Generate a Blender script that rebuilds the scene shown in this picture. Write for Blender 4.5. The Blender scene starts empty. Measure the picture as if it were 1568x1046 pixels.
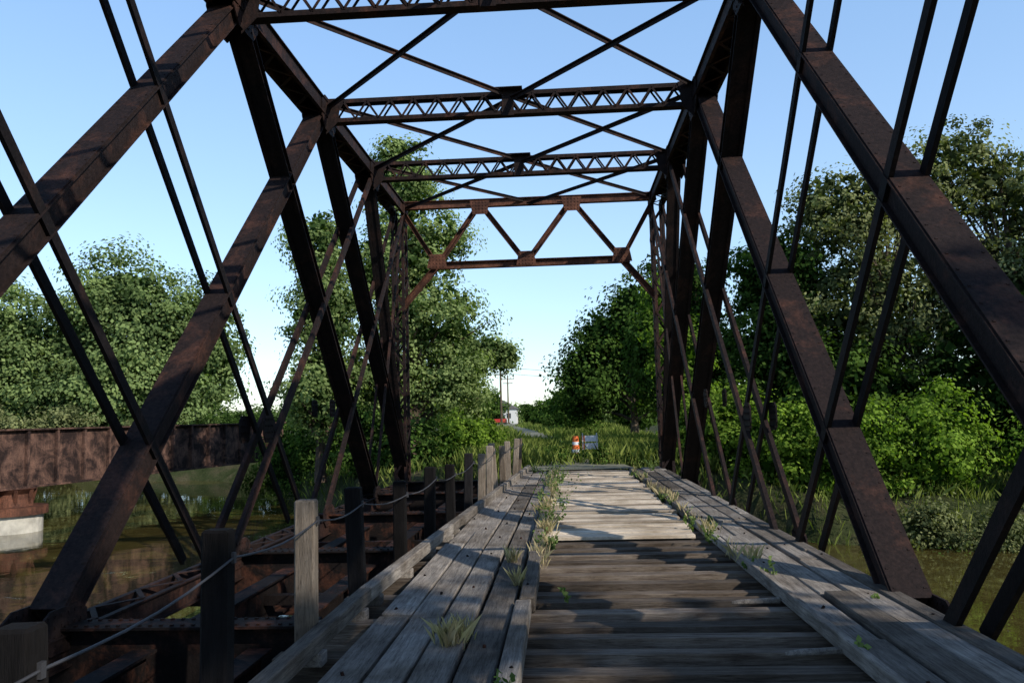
import bpy, math, random
import numpy as np
from mathutils import Vector, Matrix
random.seed(7); RNG=np.random.default_rng(7)
scene=bpy.context.scene
scene.view_settings.view_transform='Standard'; scene.view_settings.look='None'; scene.view_settings.exposure=0
R=random.uniform

# ------------------------------------------------------------ materials
def newmat(name):
    m=bpy.data.materials.new(name); m.use_nodes=True
    nt=m.node_tree; nt.nodes.clear()
    out=nt.nodes.new('ShaderNodeOutputMaterial')
    return m,nt,out
def N(nt,t,**kw):
    n=nt.nodes.new(t)
    for k,v in kw.items(): setattr(n,k,v)
    return n
def ramp(nt,stops):
    r=nt.nodes.new('ShaderNodeValToRGB'); e=r.color_ramp.elements
    while len(e)<len(stops): e.new(0.5)
    for i,(p,c) in enumerate(stops):
        e[i].position=p; e[i].color=(c[0],c[1],c[2],1)
    return r
def noise(nt,vec,scale,detail=6,rough=.6,dist=0):
    n=nt.nodes.new('ShaderNodeTexNoise'); n.inputs['Scale'].default_value=scale
    n.inputs['Detail'].default_value=detail; n.inputs['Roughness'].default_value=rough
    n.inputs['Distortion'].default_value=dist
    nt.links.new(vec,n.inputs['Vector']); return n
def coords(nt,scale=(1,1,1)):
    tc=nt.nodes.new('ShaderNodeTexCoord'); mp=nt.nodes.new('ShaderNodeMapping')
    mp.inputs['Scale'].default_value=scale
    nt.links.new(tc.outputs['Object'],mp.inputs['Vector']); return mp.outputs[0]
def mixc(nt,a,b,fac,mode='MIX'):
    m=nt.nodes.new('ShaderNodeMix'); m.data_type='RGBA'; m.blend_type=mode
    if isinstance(fac,(int,float)): m.inputs[0].default_value=fac
    else: nt.links.new(fac,m.inputs[0])
    for i,s in ((6,a),(7,b)):
        if isinstance(s,tuple): m.inputs[i].default_value=(*s,1)
        else: nt.links.new(s,m.inputs[i])
    return m.outputs[2]
def bump(nt,h,strength,dist=.02):
    b=nt.nodes.new('ShaderNodeBump'); b.inputs['Strength'].default_value=strength
    b.inputs['Distance'].default_value=dist; nt.links.new(h,b.inputs['Height']); return b.outputs[0]
def rndattr(nt):
    a=nt.nodes.new('ShaderNodeAttribute'); a.attribute_name='rnd'; return a.outputs['Fac']

def steel(name,dark,rust,lo=.42,hi=.62):
    m,nt,out=newmat(name)
    v=coords(nt); n1=noise(nt,v,1.6,10,.7,.4); n2=noise(nt,v,26,8,.7)
    vs=coords(nt,(9,9,1.2)); n3=noise(nt,vs,2.0,6,.6)
    r=ramp(nt,[(lo,dark),(hi,rust)]); nt.links.new(n1.outputs[0],r.inputs[0])
    r2=ramp(nt,[(.35,(.55,.52,.52)),(.7,(1.3,1.22,1.18))]); nt.links.new(n2.outputs[0],r2.inputs[0])
    r3=ramp(nt,[(.4,(.8,.8,.82)),(.65,(1.15,1.1,1.08))]); nt.links.new(n3.outputs[0],r3.inputs[0])
    c=mixc(nt,r.outputs[0],r2.outputs[0],1.0,'MULTIPLY'); c=mixc(nt,c,r3.outputs[0],1.0,'MULTIPLY')
    b=N(nt,'ShaderNodeBsdfPrincipled'); nt.links.new(c,b.inputs['Base Color'])
    b.inputs['Roughness'].default_value=.75; b.inputs['Specular IOR Level'].default_value=.12
    nt.links.new(bump(nt,n2.outputs[0],.6,.012),b.inputs['Normal'])
    nt.links.new(b.outputs[0],out.inputs[0]); return m
def wood(name,c1,c2,stretch,rough=.9,dark=.3,lowr=.5):
    m,nt,out=newmat(name)
    v=coords(nt,stretch); n1=noise(nt,v,3.0,10,.7,.6)
    v2=coords(nt); n2=noise(nt,v2,1.3,6,.6); 
    v3=coords(nt,tuple(s*3 for s in stretch)); n3=noise(nt,v3,4.0,6,.7,.2)
    r=ramp(nt,[(.3,c1),(.7,c2)]); nt.links.new(n1.outputs[0],r.inputs[0])
    r2=ramp(nt,[(.35,(.6,.55,.5)),(.65,(1.15,1.13,1.12))]); nt.links.new(n2.outputs[0],r2.inputs[0])
    r3=ramp(nt,[(.34,(dark,dark*.95,dark*.9)),(.44,(1,1,1))]); nt.links.new(n3.outputs[0],r3.inputs[0])
    c=mixc(nt,r.outputs[0],r2.outputs[0],1.0,'MULTIPLY'); c=mixc(nt,c,r3.outputs[0],.8,'MULTIPLY')
    rr=ramp(nt,[(0,(lowr,lowr*.93,lowr*.86)),(.5,(.95,.92,.88)),(1,(1.3,1.28,1.25))]); nt.links.new(rndattr(nt),rr.inputs[0])
    c=mixc(nt,c,rr.outputs[0],1.0,'MULTIPLY')
    b=N(nt,'ShaderNodeBsdfPrincipled'); nt.links.new(c,b.inputs['Base Color']); b.inputs['Roughness'].default_value=rough
    b.inputs['Specular IOR Level'].default_value=.12
    nt.links.new(bump(nt,n3.outputs[0],.9,.018),b.inputs['Normal'])
    nt.links.new(b.outputs[0],out.inputs[0]); return m
def leafmat(name,c1,c2,trans=.3):
    m,nt,out=newmat(name)
    r=ramp(nt,[(0,c1),(1,c2)]); nt.links.new(rndattr(nt),r.inputs[0])
    b=N(nt,'ShaderNodeBsdfDiffuse'); nt.links.new(r.outputs[0],b.inputs['Color'])
    t=N(nt,'ShaderNodeBsdfTranslucent')
    tc=mixc(nt,r.outputs[0],(1.4,1.6,.5),1.0,'MULTIPLY'); nt.links.new(tc,t.inputs[0])
    mx=N(nt,'ShaderNodeMixShader'); mx.inputs[0].default_value=trans
    nt.links.new(b.outputs[0],mx.inputs[1]); nt.links.new(t.outputs[0],mx.inputs[2]); nt.links.new(mx.outputs[0],out.inputs[0]); return m
def plain(name,c,rough=.6,var=.25,scale=6):
    m,nt,out=newmat(name); v=coords(nt); n=noise(nt,v,scale,6,.6)
    r=ramp(nt,[(.3,tuple(x*(1-var) for x in c)),(.7,tuple(x*(1+var) for x in c))]); nt.links.new(n.outputs[0],r.inputs[0])
    b=N(nt,'ShaderNodeBsdfPrincipled'); nt.links.new(r.outputs[0],b.inputs['Base Color']); b.inputs['Roughness'].default_value=rough
    nt.links.new(bump(nt,n.outputs[0],.3,.01),b.inputs['Normal'])
    nt.links.new(b.outputs[0],out.inputs[0]); return m

M_STEEL=steel('rusted_steel',(.019,.0135,.013),(.10,.047,.032),.5,.8)
M_STEELD=steel('dark_steel',(.009,.0075,.008),(.042,.024,.019),.5,.78)
M_RUST=steel('rust_steel',(.06,.031,.023),(.19,.088,.056),.4,.7)
M_FLOOR=steel('floor_steel',(.010,.008,.008),(.12,.05,.03),.5,.74)
M_GIRD=steel('girder_steel',(.028,.020,.019),(.21,.13,.10),.42,.68)
M_TIE=wood('tie_wood',(.065,.048,.04),(.29,.255,.22),(.7,9,9),lowr=.3)
M_PLX=wood('plank_wood_across',(.38,.33,.27),(.74,.67,.57),(.8,12,12),dark=.3,lowr=.55)
M_PLY=wood('plank_wood_along',(.10,.092,.088),(.38,.357,.33),(12,.8,12),dark=.22,lowr=.4)
M_POST=wood('post_wood',(.11,.095,.08),(.33,.29,.25),(14,14,1))
M_POSTD=wood('post_wood_dark_shaded',(.006,.006,.007),(.019,.018,.02),(14,14,1))  # dark timber, colour lowered further to stand in for shade
M_BARK=wood('bark',(.05,.04,.032),(.16,.13,.105),(5,5,1))
M_CABLE=plain('cable_steel',(.035,.035,.04),.6)
M_L1=leafmat('leaf_poplar',(.045,.08,.025),(.31,.39,.155),.38)
M_LD=leafmat('leaf_distant',(.04,.07,.026),(.25,.33,.125),.32)
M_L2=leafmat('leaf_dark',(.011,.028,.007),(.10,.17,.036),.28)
M_L3=leafmat('leaf_bright',(.028,.065,.010),(.24,.36,.055),.4)
M_L4=leafmat('leaf_greygreen',(.045,.06,.025),(.27,.29,.13),.3)
M_GR=leafmat('grass_blade',(.05,.08,.018),(.24,.28,.075),.3)
M_DRY=leafmat('dry_grass',(.2,.16,.09),(.5,.42,.27),.3)

# ------------------------------------------------------------ mesh builder
class MB:
    def __init__(s): s.v=[]; s.f=[]; s.m=[]; s.r=[]
    def box8(s,p,mat=0,rnd=None):
        n=len(s.v); s.v+= [tuple(q) for q in p]
        rnd=random.random() if rnd is None else rnd
        for f in ((0,3,2,1),(4,5,6,7),(0,1,5,4),(1,2,6,5),(2,3,7,6),(3,0,4,7)):
            s.f.append(tuple(n+i for i in f)); s.m.append(mat); s.r.append(rnd)
    def box(s,x0,x1,y0,y1,z0,z1,mat=0,rnd=None):
        s.box8([(x0,y0,z0),(x1,y0,z0),(x1,y1,z0),(x0,y1,z0),(x0,y0,z1),(x1,y0,z1),(x1,y1,z1),(x0,y1,z1)],mat,rnd)
    def beam(s,a,b,w,h,up=(0,0,1),mat=0,rnd=None,off=(0,0,0)):
        a=Vector(a)+Vector(off); b=Vector(b)+Vector(off); d=(b-a).normalized(); up=Vector(up)
        sd=d.cross(up)
        if sd.length<1e-4: sd=d.cross(Vector((0,1,0)))
        sd.normalize(); u=sd.cross(d); sd*=w/2; u*=h/2
        s.box8([a-sd-u,a+sd-u,b+sd-u,b-sd-u,a-sd+u,a+sd+u,b+sd+u,b-sd+u],mat,rnd)
    def tube(s,pts,rad,seg=6,mat=0,rnd=None):
        rnd=random.random() if rnd is None else rnd
        n0=len(s.v)
        for i,p in enumerate(pts):
            p=Vector(p); d=(Vector(pts[min(i+1,len(pts)-1)])-Vector(pts[max(i-1,0)])).normalized()
            a=d.cross(Vector((0,0,1))).normalized() if abs(d.z)<=.9 else Vector((1,0,0)).cross(d).normalized()
            b=d.cross(a); r=rad[i] if hasattr(rad,'__len__') else rad
            for k in range(seg):
                t=2*math.pi*k/seg; q=p+a*math.cos(t)*r+b*math.sin(t)*r; s.v.append(tuple(q))
        for i in range(len(pts)-1):
            for k in range(seg):
                k2=(k+1)%seg
                s.f.append((n0+i*seg+k,n0+i*seg+k2,n0+(i+1)*seg+k2,n0+(i+1)*seg+k)); s.m.append(mat); s.r.append(rnd)
        for base,rev in ((n0,1),(n0+(len(pts)-1)*seg,0)):
            f=[base+k for k in range(seg)]
            s.f.append(tuple(f[::-1] if rev else f)); s.m.append(mat); s.r.append(rnd)
    def obj(s,name,mats,parent=None,bevel=0):
        me=bpy.data.meshes.new(name); me.from_pydata(s.v,[],s.f)
        for m in mats: me.materials.append(m)
        me.polygons.foreach_set('material_index',s.m)
        at=me.attributes.new('rnd','FLOAT','FACE'); at.data.foreach_set('value',s.r)
        o=bpy.data.objects.new(name,me); scene.collection.objects.link(o)
        if parent: o.parent=parent
        if bevel:
            b=o.modifiers.new('b','BEVEL'); b.width=bevel; b.segments=1; b.limit_method='ANGLE'
        return o
def empty(name):
    e=bpy.data.objects.new(name,None); scene.collection.objects.link(e); return e

def quads_obj(name,V,rnd,mat,parent=None,nv=4):
    n=len(V)//nv
    me=bpy.data.meshes.new(name); me.vertices.add(len(V)); me.vertices.foreach_set('co',V.astype(np.float32).ravel())
    me.loops.add(n*nv); me.loops.foreach_set('vertex_index',np.arange(n*nv,dtype=np.int32))
    me.polygons.add(n); me.polygons.foreach_set('loop_start',(np.arange(n)*nv).astype(np.int32))
    try: me.polygons.foreach_set('loop_total',np.full(n,nv,dtype=np.int32))
    except Exception: pass
    me.materials.append(mat)
    at=me.attributes.new('rnd','FLOAT','FACE'); at.data.foreach_set('value',np.clip(rnd,0,1).astype(np.float32))
    me.update(); me.validate()
    o=bpy.data.objects.new(name,me); scene.collection.objects.link(o)
    if parent: o.parent=parent
    return o
def nrmz(a): return a/(np.linalg.norm(a,axis=1)[:,None]+1e-9)
def leaf_quads(C,size,nrm=None):
    n=len(C)
    if nrm is None: nrm=nrmz(RNG.normal(size=(n,3)))
    u=nrmz(np.cross(nrm,RNG.normal(size=(n,3)))); v=np.cross(nrm,u)
    s=size*RNG.uniform(.6,1.3,n)[:,None]; u=u*s*.5; v=v*s*.33
    V=np.empty((n,4,3)); V[:,0]=C-u; V[:,1]=C+v; V[:,2]=C+u; V[:,3]=C-v
    return V.reshape(-1,3)
def lobe_points(lobes,n,fill=2.0):
    L=np.array(lobes,float); vol=L[:,3]*L[:,4]*L[:,5]; idx=RNG.choice(len(L),n,p=vol**.8/np.sum(vol**.8))
    d=nrmz(RNG.normal(size=(n,3)))
    r=RNG.uniform(0.05,1,n)**(1/fill)
    return L[idx,:3]+d*L[idx,3:6]*r[:,None],d
def crown(name,lobes,nclump,per,leaf,cr,mat,parent=None,fill=2.2,core=.35):
    P,D=lobe_points(lobes,nclump,fill)
    sc=RNG.uniform(.45,1.35,nclump); n=nclump*per
    off=np.clip(RNG.normal(size=(n,3)),-1.9,1.9)
    C=np.repeat(P,per,axis=0)+off*np.array([1,1,.65])*(cr*np.repeat(sc,per))[:,None]
    # leaves face roughly outwards from their clump and branch, drooping a little
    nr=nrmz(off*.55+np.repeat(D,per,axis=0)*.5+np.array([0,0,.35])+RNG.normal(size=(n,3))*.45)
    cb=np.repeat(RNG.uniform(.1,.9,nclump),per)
    rnd=cb+RNG.normal(size=n)*.1+off[:,2]*.06  # patchy crown light painted as clump tone, clump tops lighter
    V=leaf_quads(C,leaf,nr)
    if core>0:   # large filler leaves, inner crown shade painted in as dark colour
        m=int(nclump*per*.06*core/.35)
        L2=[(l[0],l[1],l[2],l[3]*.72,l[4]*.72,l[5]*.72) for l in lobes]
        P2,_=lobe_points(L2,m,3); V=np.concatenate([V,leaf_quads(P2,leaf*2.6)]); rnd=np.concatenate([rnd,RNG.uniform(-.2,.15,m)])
    return quads_obj(name,V,rnd,mat,parent), P
def tree(name,base,H,lobes,nclump,per,leaf,cr,mat,tr=.2,limbs=26,fill=2.2,core=.35):
    e=empty(name); bx,by,bz=base
    L=[(bx+l[0],by+l[1],bz+l[2],*l[3:]) for l in lobes]
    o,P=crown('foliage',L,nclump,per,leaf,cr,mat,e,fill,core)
    mb=MB(); n=7; tp=[]; tx=R(-.4,.4); ty=R(-.4,.4)
    for i in range(n):
        t=i/(n-1); tp.append((bx+tx*math.sin(t*2.5)+R(-.08,.08),by+ty*math.sin(t*3),bz-.3+t*H*.85))
    mb.tube(tp,[tr*(1-.85*i/(n-1))*(1.3 if i==0 else 1) for i in range(n)],8)
    sel=P[RNG.choice(len(P),min(limbs,len(P)),replace=False)]
    for q in sel:
        zq=q[2]-bz; t=min(.9,max(.15,(zq*.6)/(H*.85)))
        k=t*(n-1); i=int(k); f=k-i; a=Vector(tp[i]).lerp(Vector(tp[min(i+1,n-1)]),f); b=Vector(q)
        mid=a.lerp(b,.5)+Vector((R(-.3,.3),R(-.3,.3),R(0,.5))); r0=tr*(1-t)*.5+.02
        mb.tube([a,a.lerp(mid,.5)+Vector((0,0,.1)),mid,b],[r0,r0*.75,r0*.5,.012],5)
    mb.obj('trunk',[M_BARK],e); return e
def blades(name,C,h,w,mat,parent=None,lean=.35):
    n=len(C); a=RNG.uniform(0,2*math.pi,n); hh=h*RNG.uniform(.5,1.2,n)
    s=np.stack([np.cos(a),np.sin(a),np.zeros(n)],1)*(w/2)
    t=np.stack([RNG.normal(size=n)*lean*hh,RNG.normal(size=n)*lean*hh,hh],1)
    V=np.empty((n,4,3)); V[:,0]=C-s; V[:,1]=C+s; V[:,2]=C+s*.6+t*.6*np.array([.6,.6,1]); V[:,3]=C+t
    return quads_obj(name,V.reshape(-1,3),RNG.uniform(0,1,n),mat,parent)

# ------------------------------------------------------------ camera
PSI,PIT,ROL=math.radians(3.4),math.radians(5.15),math.radians(1.5)
CAM=Vector((0,0,1.65))
r0=Vector((math.cos(PSI),math.sin(PSI),0)); fw=Vector((-math.sin(PSI)*math.cos(PIT),math.cos(PSI)*math.cos(PIT),math.sin(PIT)))
u0=r0.cross(fw); rr=r0*math.cos(ROL)-u0*math.sin(ROL); uu=u0*math.cos(ROL)+r0*math.sin(ROL)
cd=bpy.data.cameras.new('camera'); cam=bpy.data.objects.new('camera',cd); scene.collection.objects.link(cam)
cd.sensor_width=36; cd.lens=29.07; cd.clip_end=5000; cd.clip_start=.05
m=Matrix.Identity(4)
for i in range(3): m[i][0]=rr[i]; m[i][1]=uu[i]; m[i][2]=-fw[i]; m[i][3]=CAM[i]
cam.matrix_world=m; scene.camera=cam

# ------------------------------------------------------------ light
EL=math.radians(32); AZ=math.atan2(-.60,.80)   # direction to sun in XY
sd=Vector((math.cos(AZ)*math.cos(EL),math.sin(AZ)*math.cos(EL),math.sin(EL)))
sl=bpy.data.lights.new('sun','SUN'); sl.energy=5; sl.angle=math.radians(.5); sl.color=(1,.92,.79)
so=bpy.data.objects.new('sun',sl); scene.collection.objects.link(so); so.rotation_euler=sd.to_track_quat('Z','Y').to_euler()
w=bpy.data.worlds.new('World'); scene.world=w; w.use_nodes=True; nt=w.node_tree
bg=nt.nodes['Background']; sky=nt.nodes.new('ShaderNodeTexSky'); sky.sky_type='NISHITA'; sky.sun_disc=False
sky.sun_elevation=EL; sky.sun_rotation=math.pi/2-AZ; sky.air_density=1.0; sky.dust_density=.2; sky.ozone_density=3
# thin high haze that brightens the blue towards the horizon
tc=nt.nodes.new('ShaderNodeTexCoord'); sx=nt.nodes.new('ShaderNodeSeparateXYZ'); nt.links.new(tc.outputs['Generated'],sx.inputs[0])
hz=ramp(nt,[(0,(.28,.38,.50)),(.2,(.32,.46,.62)),(.45,(.24,.41,.66)),(.7,(.04,.09,.19)),(1,(.0,.01,.03))]); nt.links.new(sx.outputs[2],hz.inputs[0])
hm=mixc(nt,hz.outputs[0],(5,5,5),1.0,'MULTIPLY')
sc_=mixc(nt,sky.outputs[0],hm,1.0,'ADD')
nt.links.new(sc_,bg.inputs[0]); bg.inputs[1].default_value=.14

# ------------------------------------------------------------ terrain + water
def yb(x): return np.interp(x,[-90,-40,-17,-11,-6,4,7,15,40,90],[64,58,48,34,26.3,26.0,22.0,21.5,23,30])
def yn(x): return np.interp(x,[-90,-8,-5,4,7,90],[-14,-13,-9,-9,-1.5,-2])
def sm(t): t=np.clip(t,0,1); return t*t*(3-2*t)
def zg(x,y):
    top=np.interp(x,[-20,-6,-4,4,7,20],[-.7,-.3,-.02,-.02,-.9,-1.1])
    top=top+np.interp(y-yb(x),[0,20,60],[0,0,.3])*(np.abs(x)>4)
    s=np.maximum(sm((y-yb(x)+1.5)/3.0),sm((yn(x)-y+1.5)/3))
    n=.12*np.sin(x*1.3+y*.7)*np.sin(y*.9-x*.4)*(np.abs(x)>4)
    return -3.6+(3.6+top+n)*s
ax=np.concatenate([[-2500,-800,-300,-150],np.arange(-90,-20,2.5),np.arange(-20,20,.7),np.arange(20,90,2.5),[150,300,800,2500]])
ay=np.concatenate([[-2500,-800,-200,-60],np.arange(-30,15,1.5),np.arange(15,50,.6),np.arange(50,120,3),[160,260,500,1000,2500]])
X,Y=np.meshgrid(ax,ay); Z=zg(X,Y); nx,ny=len(ax),len(ay)
V=np.stack([X,Y,Z],-1).reshape(-1,3)
F=[(j*nx+i,j*nx+i+1,(j+1)*nx+i+1,(j+1)*nx+i) for j in range(ny-1) for i in range(nx-1)]
me=bpy.data.meshes.new('ground'); me.from_pydata(V.tolist(),[],F)
for p in me.polygons: p.use_smooth=True
go=bpy.data.objects.new('ground',me); scene.collection.objects.link(go)
m,nt,out=newmat('ground_soil'); v=coords(nt); n1=noise(nt,v,.6,8,.65); n2=noise(nt,v,14,8,.7)
r1=ramp(nt,[(.35,(.025,.036,.012)),(.5,(.045,.055,.022)),(.65,(.085,.075,.042))]); nt.links.new(n1.outputs[0],r1.inputs[0])
r2=ramp(nt,[(.3,(.4,.4,.4)),(.7,(1.4,1.4,1.4))]); nt.links.new(n2.outputs[0],r2.inputs[0])
b=N(nt,'ShaderNodeBsdfPrincipled'); nt.links.new(mixc(nt,r1.outputs[0],r2.outputs[0],1,'MULTIPLY'),b.inputs['Base Color']); b.inputs['Roughness'].default_value=.95
b.inputs['Specular IOR Level'].default_value=.05
nt.links.new(bump(nt,n2.outputs[0],.8,.05),b.inputs['Normal']); nt.links.new(b.outputs[0],out.inputs[0]); me.materials.append(m)
me=bpy.data.meshes.new('river_water'); me.from_pydata([(-2400,-2400,-1.9),(2400,-2400,-1.9),(2400,2400,-1.9),(-2400,2400,-1.9)],[],[(0,1,2,3)])
wo=bpy.data.objects.new('river_water',me); scene.collection.objects.link(wo)
m,nt,out=newmat('water'); v=coords(nt); n1=noise(nt,v,1.1,4,.5,.5); n2=noise(nt,v,.9,10,.75,.8)
r1=ramp(nt,[(.5,(.055,.043,.013)),(.6,(.09,.075,.022)),(.68,(.14,.15,.045))]); nt.links.new(n2.outputs[0],r1.inputs[0])
b=N(nt,'ShaderNodeBsdfPrincipled'); nt.links.new(r1.outputs[0],b.inputs['Base Color'])
rg=ramp(nt,[(.6,(.03,.03,.03)),(.68,(.5,.5,.5))]); nt.links.new(n2.outputs[0],rg.inputs[0]); nt.links.new(rg.outputs[0],b.inputs['Roughness'])
nt.links.new(bump(nt,n1.outputs[0],.12,.05),b.inputs['Normal']); nt.links.new(b.outputs[0],out.inputs[0]); me.materials.append(m)

mb=MB(); ys=[24.9,30,38,50,70,100,160,300]; cx=[.5,.3,-.2,-1.2,-3,-6.4,-12,-24]; hw=[1.6,1.3,1.2,1.2,1.3,1.5,1.8,2.5]
for i in range(len(ys)): mb.v+= [(cx[i]-hw[i],ys[i],.022+.3*min(1,max(0,(ys[i]-50)/30))),(cx[i]+hw[i],ys[i],.022+.3*min(1,max(0,(ys[i]-50)/30)))]
for i in range(len(ys)-1): mb.f.append((2*i,2*i+1,2*i+3,2*i+2)); mb.m.append(0); mb.r.append(.5)
mb.obj('gravel_path',[plain('gravel',(.15,.145,.10),.95,.4,9)])

# ------------------------------------------------------------ truss bridge
BR=empty('steel_truss_bridge')
XL,XR=-4.8,2.97; ZT=8.15; ZB=-.1
YK=[24.5,20.4,16.2,11.75,7.6,3.4,-.75,-4.9,-9.05]
def channel_member(mb,a,b,s,d,cover=True,lace=True,mat=0,pitch=.42,fl=.06):
    a=Vector(a); b=Vector(b); ax=(b-a).normalized(); nrm=Vector((1,0,0)).cross(ax).normalized()
    for sg in (-1,1):
        off=Vector((sg*s,0,0))
        mb.beam(a+off,b+off,.022,d,nrm,mat)
        for q in (-1,1):
            o=nrm*q*(d/2-.008)+Vector((sg*fl*.5,0,0))
            mb.beam(a+off+o,b+off+o,fl,.018,nrm,mat)
    top=nrm if nrm.z>0 else -nrm
    if cover: mb.beam(a+top*(d/2+.008),b+top*(d/2+.008),2*s+fl*1.4,.014,nrm,mat)
    if lace=='solid': mb.beam(a-top*(d/2-.03),b-top*(d/2-.03),2*s-.024,.014,nrm,mat)
    elif lace:
        L=(b-a).length; n=max(2,int(L/pitch)); o=-top*(d/2+.012)
        for i in range(n):
            p=a+ax*(L*i/n)+o+Vector((s if i%2 else -s,0,0)); q=a+ax*(L*(i+1)/n)+o+Vector((-s if i%2 else s,0,0))
            mb.beam(p,q,.055,.012,nrm,mat)
            if not cover: mb.beam(p-o*2,q-o*2,.055,.012,nrm,mat)
def rivets(mb,a,b,s,d,mat=0):
    a=Vector(a); b=Vector(b); ax=(b-a).normalized(); nrm=Vector((1,0,0)).cross(ax).normalized(); L=(b-a).length
    n=int(L/.2)
    for i in range(n):
        p=a+ax*(i+.5)*L/n+nrm*(d/2+.016)*(1 if nrm.z>0 else -1)
        for sg in (-1,1):
            q=p+Vector((sg*(s+.01),0,0)); mb.beam(q-ax*.009,q+ax*.009,.018,.009,nrm,mat)
def pair(mb,a,b,s,wd,th,mat=0):
    a=Vector(a); b=Vector(b); ax=(b-a).normalized(); nrm=Vector((1,0,0)).cross(ax).normalized()
    for sg in (-1,1):
        mb.beam(a+Vector((sg*s,0,0)),b+Vector((sg*s,0,0)),th,wd,nrm,mat)
def gusset(mb,c,w,h,s,mat=0,riv=True):
    for sg in (-1,1):
        x=c[0]+sg*s
        n=len(mb.v)
        pts=[(-w/2,-h*.2),(-w*.3,-h/2),(w*.3,-h/2),(w/2,-h*.2),(w/2,h*.3),(w*.3,h/2),(-w*.3,h/2),(-w/2,h*.3)]
        for dx in (-.011,.011):
            for py,pz in pts: mb.v.append((x+dx,c[1]+py,c[2]+pz))
        m_=len(pts); mb.f.append(tuple(n+i for i in range(m_))[::-1]); mb.f.append(tuple(n+m_+i for i in range(m_))); mb.m+=[mat]*2; mb.r+=[.5]*2
        for i in range(m_):
            j=(i+1)%m_; mb.f.append((n+i,n+j,n+m_+j,n+m_+i)); mb.m.append(mat); mb.r.append(.5)
        if riv:
            for i in range(6):
                for j in range(4):
                    py=-w*.36+w*.72*i/5; pz=-h*.36+h*.72*j/3
                    mb.box(x-.022,x+.022,c[1]+py-.014,c[1]+py+.014,c[2]+pz-.014,c[2]+pz+.014,mat)
for side,x in (('truss_west',XL),('truss_east',XR)):
    mb=MB(); B=lambda y,z=ZB:(x,y,z); T=lambda y,z=ZT-.2:(x,y,z)
    for k in range(8):
        channel_member(mb,T(YK[k+1]),T(YK[k]),.17,.34)
        channel_member(mb,B(YK[k+1],-.38),B(YK[k],-.38),.15,.3,cover=False)
    for i,j in ((4,2),(5,3),(6,4),(7,5)):
        channel_member(mb,B(YK[i]),T(YK[j]),.12,.24); rivets(mb,B(YK[i]),T(YK[j]),.12,.24)
    pair(mb,B(YK[3]-.3),T(YK[1]),.16,.15,.06); pair(mb,B(YK[2]-.2),T(YK[0]),.16,.14,.06)
    pair(mb,B(YK[1]),T(YK[0]),.12,.1,.05)
    channel_member(mb,T(YK[3]),B(YK[1]),.12,.2,cover=True,lace='solid',mat=1)
    channel_member(mb,T(YK[2]),B(YK[0]+.2),.12,.2,cover=True,lace='solid',mat=1)
    channel_member(mb,T(YK[1]),B(YK[0]),.1,.16,cover=True,lace='solid',mat=1)
    pair(mb,T(7.0),B(14.7),.15,.12,.045,1)
    pair(mb,T(2.9),B(10.6),.15,.12,.045,1)
    pair(mb,T(-1.2),B(6.6),.15,.14,.05,1)
    pair(mb,T(-5.4),B(2.4),.15,.14,.05,1)
    for k in range(1,8):
        gusset(mb,(x,YK[k],ZT-.3),.95,.7,.2); gusset(mb,(x,YK[k]-.1,ZB-.08),.7,.4,.18)
    gusset(mb,(x,YK[0],ZT-.3),.7,.7,.2)
    gusset(mb,(x,12.75,1.55),.42,.42,.19,1); gusset(mb,(x,16.4,1.9),.35,.35,.18,1)
    for dy in (-.28,.28):
        for dx in (-.15,.15): mb.beam((x+dx,YK[0]+dy,-.5),(x+dx,YK[0]+dy,ZT-.2),.08,.08,(0,1,0))
    for i in range(18):
        z0=-.4+i*.45; s=1 if i%2 else -1
        for dx in (-.2,.2): mb.beam((x+dx,YK[0]-s*.28,z0),(x+dx,YK[0]+s*.28,z0+.45),.012,.06,(0,1,0))
        for dy in (-.33,.33): mb.beam((x-s*.15,YK[0]+dy,z0),(x+s*.15,YK[0]+dy,z0+.45),.06,.012,(0,1,0))
    mb.obj(side,[M_STEEL,M_STEELD],BR)
mb=MB()
for k in range(1,8):
    y=YK[k]
    for z in (ZT,ZT-.46):
        mb.beam((XL+.2,y,z),(XR-.2,y,z),.22,.02,(0,0,1)); 
        for sy in (-1,1): mb.beam((XL+.2,y+sy*.1,z+(-.04 if z>ZT-.1 else .04)),(XR-.2,y+sy*.1,z+(-.04 if z>ZT-.1 else .04)),.016,.07,(0,0,1))
    n=30; L=XR-XL-.6
    for i in range(n):
        xa=XL+.3+L*i/n; xb=XL+.3+L*(i+1)/n; za,zb=(ZT-.05,ZT-.41) if i%2 else (ZT-.41,ZT-.05)
        for sy in (-1,1): mb.beam((xa,y+sy*.112,za),(xb,y+sy*.112,zb),.012,.04,(0,0,1))
    for sx,x in ((1,XL),(-1,XR)):
        n=len(mb.v)
        for dy in (-.13,-.118):
            mb.v+=[(x+sx*.18,y+dy,ZT+.02),(x+sx*.5,y+dy,ZT+.02),(x+sx*.42,y+dy,ZT-.48),(x+sx*.18,y+dy,ZT-.72)]
        for f in ((0,1,2,3),(7,6,5,4),(0,4,5,1),(1,5,6,2),(2,6,7,3),(3,7,4,0)): mb.f.append(tuple(n+i for i in f)); mb.m.append(0); mb.r.append(.5)
    xc=(XL+XR)/2; mb.box(xc-.12,xc+.12,y-.13,y-.118,ZT-.5,ZT+.03); mb.box(xc-.3,xc+.3,y-.3,y+.3,ZT+.014,ZT+.028)
xc=(XL+XR)/2
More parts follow.
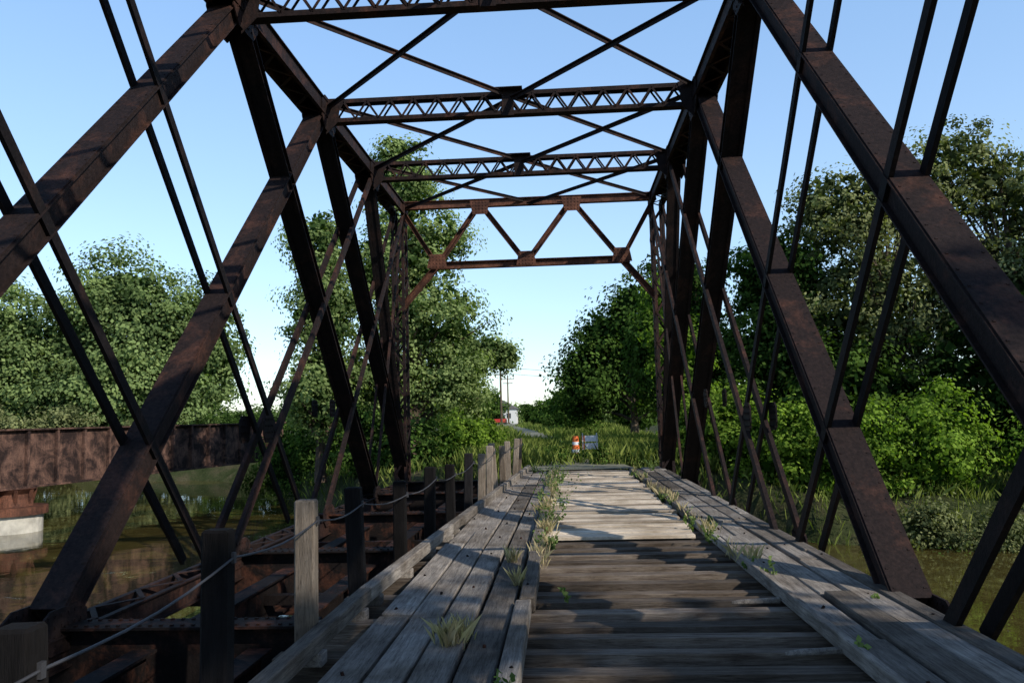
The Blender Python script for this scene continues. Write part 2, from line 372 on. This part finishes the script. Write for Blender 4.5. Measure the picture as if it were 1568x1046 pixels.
for k in range(0,8):
    ya,yb_=YK[k+1],YK[k]
    for (x1,y1,x2,y2,dz) in ((XL+.15,ya,xc,yb_,.05),(xc,ya,XR-.15,yb_,.05),(XL+.15,yb_,xc,ya,-.06),(xc,yb_,XR-.15,ya,-.06)):
        mb.beam((x1,y1,ZT-.06+dz),(x2,y2,ZT-.06+dz),.1,.016,(0,0,1)); mb.beam((x1,y1,ZT-.1+dz),(x2,y2,ZT-.1+dz),.016,.08,(0,0,1))
mb.obj('top_lateral_bracing',[M_STEEL],BR)
# portal
mb=MB(); y=YK[0]-.02; zt=ZT; zb=ZT-1.95
def pb(x1,z1,x2,z2,wd=.2,mat=0):
    mb.beam((x1,y-.06,z1),(x2,y-.06,z2),.016,wd,(0,0,1),mat)
    d=Vector((x2-x1,0,z2-z1)).normalized(); u=Vector((-d.z,0,d.x))
    for s in (-1,1):
        o=u*s*(wd/2); mb.beam(Vector((x1,y-.11,z1))+o,Vector((x2,y-.11,z2))+o,.1,.016,u,mat)
    mb.beam((x1,y+.06,z1),(x2,y+.06,z2),.016,wd,(0,0,1),mat)
W=XR-XL
pb(XL,zt-.08,XR,zt-.08,.22); pb(XL+.95,zb,XR-.85,zb,.2)
tx=[XL+W*.32,XL+W*.675]; bx=[XL+W*.15,XL+W*.495,XL+W*.86]
pb(XL+.1,zt-.2,bx[0],zb,.12);pb(bx[0],zb,tx[0],zt-.1,.12);pb(tx[0],zt-.1,bx[1],zb,.14);pb(bx[1],zb,tx[1],zt-.1,.14);pb(tx[1],zt-.1,bx[2],zb,.12);pb(bx[2],zb,XR-.1,zt-.2,.12)
pb(bx[0],zb,XL+.1,zb-1.2,.16); pb(bx[2],zb,XR-.1,zb-1.2,.16)
for gx,gz in [(tx[0],zt-.22),(tx[1],zt-.22),(bx[0],zb+.12),(bx[1],zb+.12),(bx[2],zb+.12)]:
    n=len(mb.v); s=1 if gz>zb+1 else -1
    for dy in (-.175,-.161):
        mb.v+=[(gx-.3,y+dy,gz+s*.2),(gx+.3,y+dy,gz+s*.2),(gx+.22,y+dy,gz-s*.22),(gx-.22,y+dy,gz-s*.22)]
    for f in ((0,1,2,3),(7,6,5,4),(0,4,5,1),(1,5,6,2),(2,6,7,3),(3,7,4,0)): mb.f.append(tuple(n+i for i in f)); mb.m.append(0); mb.r.append(.5)
    for i in range(5):
        for j in range(4): mb.box(gx-.2+i*.1-.015,gx-.2+i*.1+.015,y-.19,y-.17,gz-.15+j*.1-.015,gz-.15+j*.1+.015)
mb.obj('portal_bracing',[M_RUST],BR)
# floor system
mb=MB()
def ibeam(mb,a,b,depth,fl,mat=0):
    a=Vector(a); b=Vector(b)
    mb.beam(a-Vector((0,0,.012)),b-Vector((0,0,.012)),fl,.024,(0,0,1),mat)
    mb.beam(a-Vector((0,0,depth)),b-Vector((0,0,depth)),fl,.024,(0,0,1),mat)
    mb.beam(a-Vector((0,0,depth/2)),b-Vector((0,0,depth/2)),.02,depth-.03,(0,0,1),mat)
for k in range(9):
    ibeam(mb,(XL-.1,YK[k],-.16 if k else -.2),(-2.3,YK[k],-.16 if k else -.2),.85,.34)
    ibeam(mb,(-2.3,YK[k],-.32),(XR+.1,YK[k],-.32),.7,.34)
    for i in range(22):
        xx=XL+.2+i*.1
        mb.box(xx-.014,xx+.014,YK[k]-.13,YK[k]-.102,-.162,-.145); mb.box(xx-.014,xx+.014,YK[k]+.1,YK[k]+.128,-.162,-.145)
for k in range(8):
    for xs in (-3.8,-2.75): ibeam(mb,(xs,YK[k+1]+.2,-.34),(xs,YK[k]-.2,-.34),.45,.22)
    for xs in (-1.5,-.4,1.6,2.5): ibeam(mb,(xs,YK[k+1]+.02,-.345),(xs,YK[k]-.02,-.345),.5,.22)
    P=YK[k]-YK[k+1]
    for t in (.33,.67):
        yy=YK[k+1]+P*t; mb.beam((XL,yy,-.55),(-2.3,yy,-.55),.14,.12)
    mb.beam((XL,YK[k+1],-.75),(-2.3,YK[k],-.75),.1,.1); mb.beam((XL,YK[k],-.8),(-2.3,YK[k+1],-.8),.1,.1)
mb.obj('floor_beams',[M_FLOOR],BR)
# ties
mb=MB(); y=-6.0
while y<25.2:
    wd=R(.165,.21); e=R(0,.06); z=R(-.018,.016)
    mb.box8([(-1.62,y+R(-.01,.01),-.30),(2.55+e,y,-.30),(2.55+e,y+wd,-.30),(-1.62,y+wd,-.30),
             (-1.62,y+R(-.01,.01),-.09+z),(2.55+e,y+R(-.01,.01),-.09+z),(2.55+e,y+wd+R(-.02,.02),-.09+z+R(-.012,.012)),(-1.62,y+wd+R(-.02,.02),-.09+z)])
    y+=.42+R(-.035,.035)
y=-5.5
while y<25:
    fx=-2.0+max(0,y-8)*.042
    mb.box(fx-.2,-1.6,y,y+.2,-.30,-.085); y+=.95+R(-.05,.05)
mb.obj('deck_ties',[M_TIE],BR,.018)
mb=MB(); y=11.6
while y<25.0:
    wd=R(.2,.3); xl=-.27+R(-.05,.03); xr=1.86+R(-.12,.02)
    if y<12.2: xr=1.75
    z=R(-.008,.01); 
    mb.box8([(xl,y,-.075),(xr,y+R(-.02,.02),-.075),(xr,y+wd,-.075),(xl,y+wd,-.075),
             (xl,y,-.02+z),(xr,y+R(-.02,.02),-.02+z+R(-.012,.012)),(xr,y+wd,-.02+z+R(-.008,.01)),(xl,y+wd,-.02+z)])
    y+=wd+(R(.01,.035) if random.random()<.7 else R(.06,.16))
mb.obj('deck_cross_planks',[M_PLX],BR,.006)
mb=MB()
def run(xa,wd,z0,z1,taper=0,Lr=(3,5.5),gap=.012,y0=-6,y1=25,warp=1):
    y=y0+R(-2,0)
    while y<y1:
        L=R(*Lr); ye=min(y+L,y1+R(-.3,.2)); j=R(-.015,.015)*warp; j2=R(-.015,.015)*warp; dz=R(-.01,.014)*warp; dz2=R(-.008,.02)*warp
        s0=taper*max(0,y-10); s1=taper*max(0,ye-10)
        a0,a1=xa+j+s0,xa+j2+s1
        mb.box8([(a0,y,z0),(a0+wd,y,z0),(a1+wd,ye,z0),(a1,ye,z0),(a0,y,z1+dz),(a0+wd,y,z1+dz+R(-.01,.01)),(a1+wd,ye,z1+dz2),(a1,ye,z1+dz2+R(-.01,.01))])
        y=ye+R(.01,.05)
for i in range(4): run(-1.62+i*.29,.258,-.078,-.01,taper=.018 if i==0 else .008)
run(-.455,.14,-.085,.055,Lr=(2.2,4),warp=1.3)
for i in range(3): run(1.98+i*.265,.238,-.078,.0+.012*i,warp=1.5)
run(1.90,.07,-.08,.04,Lr=(2.5,5))
run(2.72,.16,-.2,.045)
for (x0_,x1_,y_,w_) in ((1.25,1.93,5.15,.13),(1.5,1.95,6.1,.1),(1.45,1.9,7.7,.1)):
    mb.box8([(x0_,y_,-.085),(x1_,y_+.04,-.085),(x1_,y_+w_,-.085),(x0_+.12,y_+w_*.7,-.085),(x0_,y_+.02,-.05),(x1_,y_+.04,-.035),(x1_,y_+w_,-.04),(x0_+.12,y_+w_*.7,-.05)],0,.6)
mb.obj('deck_long_planks',[M_PLY],BR,.01)
mb=MB()
for xx in (-1.5,-1.2,-.92,-.62,-.385,2.1,2.36,2.62,2.8):
    y=R(3,4)
    while y<24:
        zz=.062 if xx==-.385 else (.05 if xx>2.7 else .012+(.012 if xx>2 else 0))
        mb.tube([(xx+R(-.03,.03),y,zz-.03),(xx,y,zz+.004)],[.014,.012],8); y+=R(1.2,2.8)
mb.obj('deck_bolts',[M_FLOOR],BR)

# ------------------------------------------------------------ fence
FE=empty('cable_fence'); mb=MB(); tops=[]
y=-1.9
while y<24.8:
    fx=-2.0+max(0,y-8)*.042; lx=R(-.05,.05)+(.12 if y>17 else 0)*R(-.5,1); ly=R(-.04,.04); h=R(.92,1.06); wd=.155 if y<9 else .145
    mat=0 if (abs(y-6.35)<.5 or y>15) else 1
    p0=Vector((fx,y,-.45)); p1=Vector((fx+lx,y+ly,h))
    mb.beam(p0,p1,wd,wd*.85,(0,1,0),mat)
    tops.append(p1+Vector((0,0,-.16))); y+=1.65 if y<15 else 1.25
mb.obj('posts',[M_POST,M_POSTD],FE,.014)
mb=MB()
for a,b in zip(tops[:-1],tops[1:]):
    pts=[]
    for t in np.linspace(0,1,7):
        q=a.lerp(b,t); q.z-=.05*math.sin(math.pi*t); pts.append(q+Vector((.09,0,0)))
    mb.tube(pts,.007,6)
for a in tops: mb.box(a.x+.08,a.x+.1,a.y-.015,a.y+.015,a.z-.03,a.z+.03)
mb.obj('cable',[M_CABLE],FE)
mb=MB(); y=-6
while y<24:
    ye=y+R(3.5,5); f=lambda q:-1.86+max(0,q-8)*.042
    mb.beam((f(y),y,.06),(f(ye),ye,.06),.12,.13); 
    yy=y+.3
    while yy<ye: mb.beam((f(yy),yy,-.1),(f(yy),yy,0),.18,.14,(0,1,0)); yy+=1.3
    y=ye+.02
mb.obj('timber_rail',[M_PLY],FE,.01)

# ------------------------------------------------------------ neighbouring girder bridge
G=empty('girder_bridge'); mb=MB()
ga=Vector((-20.5,20,0)); gb=Vector((-15.8,46,0)); gd=(gb-ga).normalized(); gn=Vector((gd.y,-gd.x,0)); L=(gb-ga).length
def gbx(t0,t1,o0,o1,z0,z1,mat=0):
    c=[ga+gd*t0+gn*o0,ga+gd*t0+gn*o1,ga+gd*t1+gn*o1,ga+gd*t1+gn*o0]
    mb.box8([(q.x,q.y,z0) for q in c]+[(q.x,q.y,z1) for q in c],mat)
for o in (0,-4.5):
    gbx(0,L,o-.02,o+.02,-.35,1.6); gbx(0,L,o-.2,o+.2,1.6,1.66); gbx(0,L,o-.2,o+.2,-.42,-.35)
    t=.3
    while t<L:
        gbx(t,t+.1,o+.02,o+.16,-.35,1.6); t+=1.35
gbx(0,L,-4.4,-.1,-.2,.0)
mb.obj('plate_girder',[M_GIRD],G)
mb=MB(); pc=ga+gd*8.2+gn*(-.3); 
mb.tube([(pc.x,pc.y,-3.2),(pc.x,pc.y,-1.3)],[1.0,1.0],24,1); mb.tube([(pc.x,pc.y,-1.3),(pc.x,pc.y,-1.02)],[1.15,1.15],24,0)
mb.tube([(pc.x,pc.y,-1.02),(pc.x,pc.y,-.6),(pc.x,pc.y,-.42)],[.7,.6,.8],24,0)
for k in range(8):
    a=k*math.pi/4; mb.beam((pc.x+math.cos(a)*.62,pc.y+math.sin(a)*.62,-1.0),(pc.x+math.cos(a)*.75,pc.y+math.sin(a)*.75,-.45),.08,.1,(1,0,0))
mb.obj('pier',[M_RUST,plain('pier_concrete',(.42,.40,.35),.9,.3,3)],G)

# ------------------------------------------------------------ vegetation
def zgf(x,y): return float(zg(np.array(x),np.array(y)))
tree('poplar_tree',(-6.3,34,-.2),14.3,[(0,0,11.4,1.6,1.6,2.4),(-.5,0,8.4,2.5,2.2,2.2),(.9,0,6.0,2.6,2.2,2.0),(-1.4,.3,3.2,2.6,2.2,2.0),(1.8,.5,3.6,1.4,1.8,1.9),(-.6,0,13.2,.8,.8,1.0),(1.4,0,9.4,1.2,1.2,1.2)],420,105,.16,.36,M_L1,.28,46)
tree('poplar_tree',(-9.4,31.5,-.4),10.5,[(0,0,8.8,1.1,1.2,1.9),(.3,0,6.2,1.6,1.6,2.0),(-.1,0,3.2,1.5,1.7,2.0)],200,100,.155,.34,M_L1,.2,28)
tree('poplar_tree',(-5.2,40,0),6.6,[(.2,0,4.6,1.5,1.5,1.5),(1.6,0,4.7,1.3,1.1,1.0),(2.5,0,4.6,.9,.8,.7),(-.3,0,2.4,1.6,1.6,1.6)],165,100,.17,.34,M_L1,.15,24)
tree('locust_tree',(-6.2,48,0),5,[(0,0,2.8,1.9,2,2.0),(-2,0,3.4,1.8,1.8,2.0)],110,80,.2,.45,M_L2,.15,14)
tree('maple_tree',(4.2,50,0),11,[(.6,0,7.2,2.6,2.6,3.0),(-1.6,0,5.6,2.0,2.4,2.6),(-2.7,0,3.6,2.0,2.4,2.9),(2.2,0,5,3,2.6,4)],360,90,.24,.48,M_L2,.25,28)
tree('maple_tree',(5.4,38,0),10,[(0,0,6.8,1.8,2,2.4),(-1.0,0,4.4,1.5,2,2.4),(1.2,0,3.6,2.4,2,3)],240,90,.2,.42,M_L2,.22,24)
tree('maple_tree',(9.0,34,-.5),11,[(0,0,7.2,2.2,2.2,2.4),(.2,0,4.2,2.6,2.2,3)],260,90,.2,.42,M_L2,.22,26)
tree('willow_tree',(12.0,32,-.7),13,[(-1.2,0,9.8,2.1,2,2.1),(1.0,0,10.4,1.9,2,2.2),(0,0,6.0,3.4,2.6,3.2)],310,90,.155,.36,M_L4,.26,60,1.8,.4)
tree('willow_tree',(16.8,32,-.7),14,[(-1.4,0,11.2,1.9,2,2.0),(.8,0,10.2,2.1,2,2.2),(0,0,6.2,3.6,2.6,3.4)],310,90,.155,.36,M_L4,.26,60,1.8,.4)
tree('maple_tree',(19.5,28,-.7),11,[(0,0,8.0,3.2,2.6,3.0),(-1.5,0,5.0,2.6,2.4,2.4),(-.5,0,3.4,3.4,2.4,3)],330,90,.18,.42,M_L3,.24,26)
def bush(name,lobes,nc,per,leaf,cr,mat):
    L=[(x,y,zgf(x,y)+dz,a,b,c) for x,y,dz,a,b,c in lobes]
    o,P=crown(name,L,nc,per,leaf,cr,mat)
    return o
bush('vine_thicket',[(3.5,29,4.2,.5,.5,2.4),(4.6,29,2.6,.7,.7,2.8),(4.5,28,1.0,1.1,1,1.4),(5.6,27,1.2,1.3,1.0,1.9),(6.8,25.6,1.0,1.3,1,1.9)],260,100,.13,.28,M_L3)
bush('bank_shrubs',[(8.4,24.5,1.0,1.5,1.1,1.8),(10.4,24,1.3,1.5,1.2,1.7),(13.6,24,.9,1.5,1.2,1.6),(15.4,24.5,1.6,1.4,1.3,2.0),(18.5,24.5,1.2,2,1.3,2.2),(16.8,25.5,3.2,1.0,.8,1.6)],400,90,.12,.28,M_L3)
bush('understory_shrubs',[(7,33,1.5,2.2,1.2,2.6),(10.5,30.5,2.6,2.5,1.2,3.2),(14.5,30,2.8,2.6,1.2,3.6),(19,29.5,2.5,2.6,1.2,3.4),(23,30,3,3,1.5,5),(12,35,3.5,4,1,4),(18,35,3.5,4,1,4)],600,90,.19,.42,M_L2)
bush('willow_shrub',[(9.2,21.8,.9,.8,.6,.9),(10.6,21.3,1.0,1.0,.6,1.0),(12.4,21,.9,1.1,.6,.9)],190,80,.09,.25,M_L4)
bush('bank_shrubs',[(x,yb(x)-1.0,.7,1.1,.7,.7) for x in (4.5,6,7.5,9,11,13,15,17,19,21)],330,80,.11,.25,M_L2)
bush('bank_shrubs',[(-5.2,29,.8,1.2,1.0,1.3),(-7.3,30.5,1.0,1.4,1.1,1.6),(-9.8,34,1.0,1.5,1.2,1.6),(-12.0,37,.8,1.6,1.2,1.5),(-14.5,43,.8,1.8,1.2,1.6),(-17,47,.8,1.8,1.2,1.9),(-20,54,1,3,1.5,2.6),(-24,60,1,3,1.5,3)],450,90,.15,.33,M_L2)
bush('bank_shrubs',[(-3.9,31,.8,1.0,1,1.1),(-3.4,35,.6,.9,1.1,.9),(-10.5,32.0,.4,.8,.8,1.0)],140,90,.12,.3,M_L3)
crown('distant_trees',[(-36,66,8.6,6.5,5,8),(-30.5,68,7.0,3.5,4,7),(-45,64,6.0,6,5,7.5),(-53,60,5.5,7,5,7.5),(-38,64,3.5,11,4,4)],1250,100,.33,.75,M_LD,None,2.6,.6)
crown('willow_shrub',[(-35,56,1.0,3,2,2.2),(-39,55,1.0,3,2,2.2),(-29,57,.5,3,2,2)],200,90,.2,.5,M_L4)
crown('distant_trees',[(x,200+R(-15,15),2.0,6,4,R(2.5,4.5)) for x in range(-120,121,7)],700,60,.9,1.2,M_LD)
crown('distant_trees',[(-12.4,105,2.0,2.2,3,2.4),(-12,140,3,2.5,3,3.8),(6,75,4,3,3,5),(1.2,72,2.0,2.4,2,2.6),(-.3,85,1.6,2.0,2,2.2),(-2.0,110,1.8,2.2,2,2.2),(-5,150,1.8,3,2,2.4)],380,80,.33,.5,M_L2)
# trees on the near right bank (they shade the foreground)
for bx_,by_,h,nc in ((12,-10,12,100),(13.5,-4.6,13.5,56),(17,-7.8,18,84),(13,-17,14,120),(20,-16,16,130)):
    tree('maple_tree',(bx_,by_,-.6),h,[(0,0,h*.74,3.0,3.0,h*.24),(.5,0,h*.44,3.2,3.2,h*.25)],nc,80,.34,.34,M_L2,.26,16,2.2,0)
# grass
def scatter(n,x0,x1,y0,y1,cond=None):
    x=RNG.uniform(x0,x1,n); y=RNG.uniform(y0,y1,n)
    if cond is not None: k=cond(x,y); x=x[k]; y=y[k]
    return np.stack([x,y,zg(x,y)-.02],1)
A=scatter(30000,-16,24,22,46,lambda x,y:(y>yb(x)-.6))
blades('grass',A,.42,.02,M_GR)
A=scatter(15000,-3.6,5.0,26.3,44,lambda x,y:(np.abs(x-.3)>.6+.9*np.sin(y*.8)**2))
blades('grass',A,.66,.013,M_GR,None,.25)
A=scatter(16000,-12,8,44,110,lambda x,y:np.abs(x-np.interp(y,ys,cx))>.9)
blades('grass',A,.7,.05,M_GR,None,.25)
bush('weeds',[(R(-3.4,4.6),R(26.5,31),.2,R(.25,.5),R(.25,.5),R(.2,.45)) for i in range(26)],150,40,.09,.16,M_L2)
# tufts / weeds growing through the deck
T=[]
for cx_,cy_,n,sg in ((-.88,6.2,170,.035),(-.8,6.35,50,.03),(-.5,8.3,60,.03),(-.62,9.6,60,.03),(2.05,9.5,50,.03),(-.3,12,120,.05),(-.35,14.2,120,.06)):
    T.append(np.stack([RNG.normal(cx_,sg,n),RNG.normal(cy_,sg*1.5,n),np.full(n,-.03)],1))
for k in range(90):
    cy_=R(9,24.5); cx_=(-.3 if random.random()<.6 else 1.95)+R(-.1,.1); n=random.randint(4,14)
    T.append(np.stack([RNG.normal(cx_,.03,n),RNG.normal(cy_,.08,n),np.full(n,-.03)],1))
blades('grass_tuft',np.concatenate(T),.2,.0035,M_DRY,None,.3)
def weed(cx_,cy_,h,n=8):
    C=[]
    for i in range(n):
        a=R(0,6.28); ln=R(.1,.7)*h; hh=h*R(.4,1.1)
        for t in np.linspace(.2,1,12):
            C.append((cx_+math.cos(a)*ln*t**1.5+R(-.025,.025),cy_+math.sin(a)*ln*t**1.5+R(-.025,.025),-.05+hh*t))
    return np.array(C)
ws=[]
for k in range(20):
    y_=10.5+14*random.random()**.9; ws.append(weed(-.3+R(-.2,.3),y_,R(.08,.25)+(R(.1,.4) if random.random()<.35 else 0),random.randint(2,8)))
for k in range(18):
    ws.append(weed(1.95+R(-.2,.2),R(8.5,24.5),R(.08,.28),random.randint(2,6)))
ws+=[weed(x_,y_,h_,n_) for x_,y_,h_,n_ in ((-.42,5.0,.2,3),(.0,7.7,.2,2),(1.8,10.9,.25,5),(2.62,7.4,.1,3),(2.0,5.9,.15,3),(2.4,23.5,.5,12),(-.9,24.2,.4,10),(-.25,12.3,.65,8),(-.05,14.2,.8,10),(-.2,17.5,.8,10))]
ws=np.concatenate(ws); quads_obj('deck_weeds',leaf_quads(ws,.052),RNG.uniform(0,.6,len(ws)),M_L1)

# ------------------------------------------------------------ distant things
mp=wood('pole_wood',(.1,.08,.06),(.22,.18,.14),(9,9,1))
poles=[(-8.2,110,8.6),(-9.9,150,9)]
for x,y,h in poles:
    mb=MB(); mb.tube([(x,y,-.2),(x,y,h)],[.16,.11],8); mb.beam((x-1.2,y,h-.6),(x+1.2,y,h-.6),.1,.12); mb.beam((x-.9,y,h-1.4),(x+.9,y,h-1.4),.1,.12)
    for q in (-1.1,-.5,.5,1.1): mb.tube([(x+q,y,h-.54),(x+q,y,h-.3)],.05,6)
    mb.obj('utility_pole',[mp])
mb=MB()
for z in (7.2,6.4):
    for x0_,x1_ in ((-30,-8.2),(-8.2,25)):
        mb.tube([(x0_+(x1_-x0_)*t,110,z+1-1.2*math.sin(math.pi*t)) for t in np.linspace(0,1,12)],.022,4)
mb.obj('overhead_wires',[M_CABLE])
mb=MB(); cxx,cyy=-10.6,138
mb.box(cxx-.9,cxx+.9,cyy,cyy+4.3,.65,1.25,0); mb.box8([(cxx-.8,cyy+.7,1.252),(cxx+.8,cyy+.7,1.252),(cxx+.8,cyy+3.3,1.252),(cxx-.8,cyy+3.3,1.252),(cxx-.65,cyy+1.1,1.78),(cxx+.65,cyy+1.1,1.78),(cxx+.65,cyy+2.7,1.78),(cxx-.65,cyy+2.7,1.78)],1)
for wx in (-.85,.85):
    for wy in (.8,3.4): mb.tube([(cxx+wx-.1,cyy+wy,.63),(cxx+wx+.1,cyy+wy,.63)],.33,14,2)
for wx in (-.7,.7): mb.box(cxx+wx-.15,cxx+wx+.15,cyy-.02,cyy,.95,1.1,3)
mb.obj('parked_car',[plain('car_paint',(.4,.03,.03),.3,.05),plain('car_glass',(.03,.035,.04),.1,.1),plain('tyre',(.02,.02,.02),.8),plain('tail_lamp',(.6,.1,.05),.3)],None,.06)
H=empty('white_house'); mb=MB(); hx,hy=-13.2,180
mb.box(hx-3,hx+3,hy,hy+7,-.2,3.2,0); mb.obj('walls',[plain('siding',(.6,.6,.58),.7,.05)],H)
mb=MB(); mb.v=[(hx-3.4,hy-.3,3.2),(hx+3.4,hy-.3,3.2),(hx,hy-.3,5.2),(hx-3.4,hy+7.3,3.2),(hx+3.4,hy+7.3,3.2),(hx,hy+7.3,5.2)]
mb.f=[(0,1,2),(5,4,3),(0,2,5,3),(1,4,5,2),(0,3,4,1)]; mb.m=[0]*5; mb.r=[.5]*5; mb.obj('roof',[plain('shingle',(.12,.11,.11),.9)],H)
mb=MB()
for q in (-1.8,1.4): mb.box(hx+q-.45,hx+q+.45,hy-.03,hy-.003,1.2,2.3,0)
mb.box(hx-.3,hx+.6,hy-.03,hy-.003,-.1,2.0,0); mb.obj('windows_and_door',[plain('window',(.05,.06,.07),.2)],H)
B_=empty('construction_barricade'); mb=MB(); bx_,by_=.95,31
WH=plain('white_board',(.6,.64,.7),.5,.08); OR=plain('orange_board',(.7,.15,.03),.5,.08)
for z in (.36,.64):
    for i in range(5): mb.box(bx_-.3+i*.12,bx_-.3+(i+1)*.12-.001,by_,by_+.03,z,z+.22,1 if i==0 else 0)
mb.obj('boards',[WH,OR],B_); mb=MB()
for q in (-.26,.26): mb.beam((bx_+q,by_-.25,0),(bx_+q,by_+.04,.95),.04,.04,(1,0,0)); mb.beam((bx_+q,by_+.33,0),(bx_+q,by_+.06,.95),.04,.04,(1,0,0))
mb.obj('legs',[plain('leg_metal',(.4,.4,.4),.5)],B_)
mb=MB(); ox,oy=.42,30.7
for z0_,z1_,a,b,mt in ((0,.05,.2,.2,2),(.05,.25,.16,.15,0),(.25,.38,.15,.14,1),(.38,.54,.14,.13,0),(.54,.65,.13,.12,1),(.65,.86,.12,.11,0)):
    mb.tube([(ox,oy,z0_),(ox,oy,z1_)],[a,b],16,mt)
mb.obj('traffic_barrel',[OR,WH,plain('rubber',(.02,.02,.02),.8)])
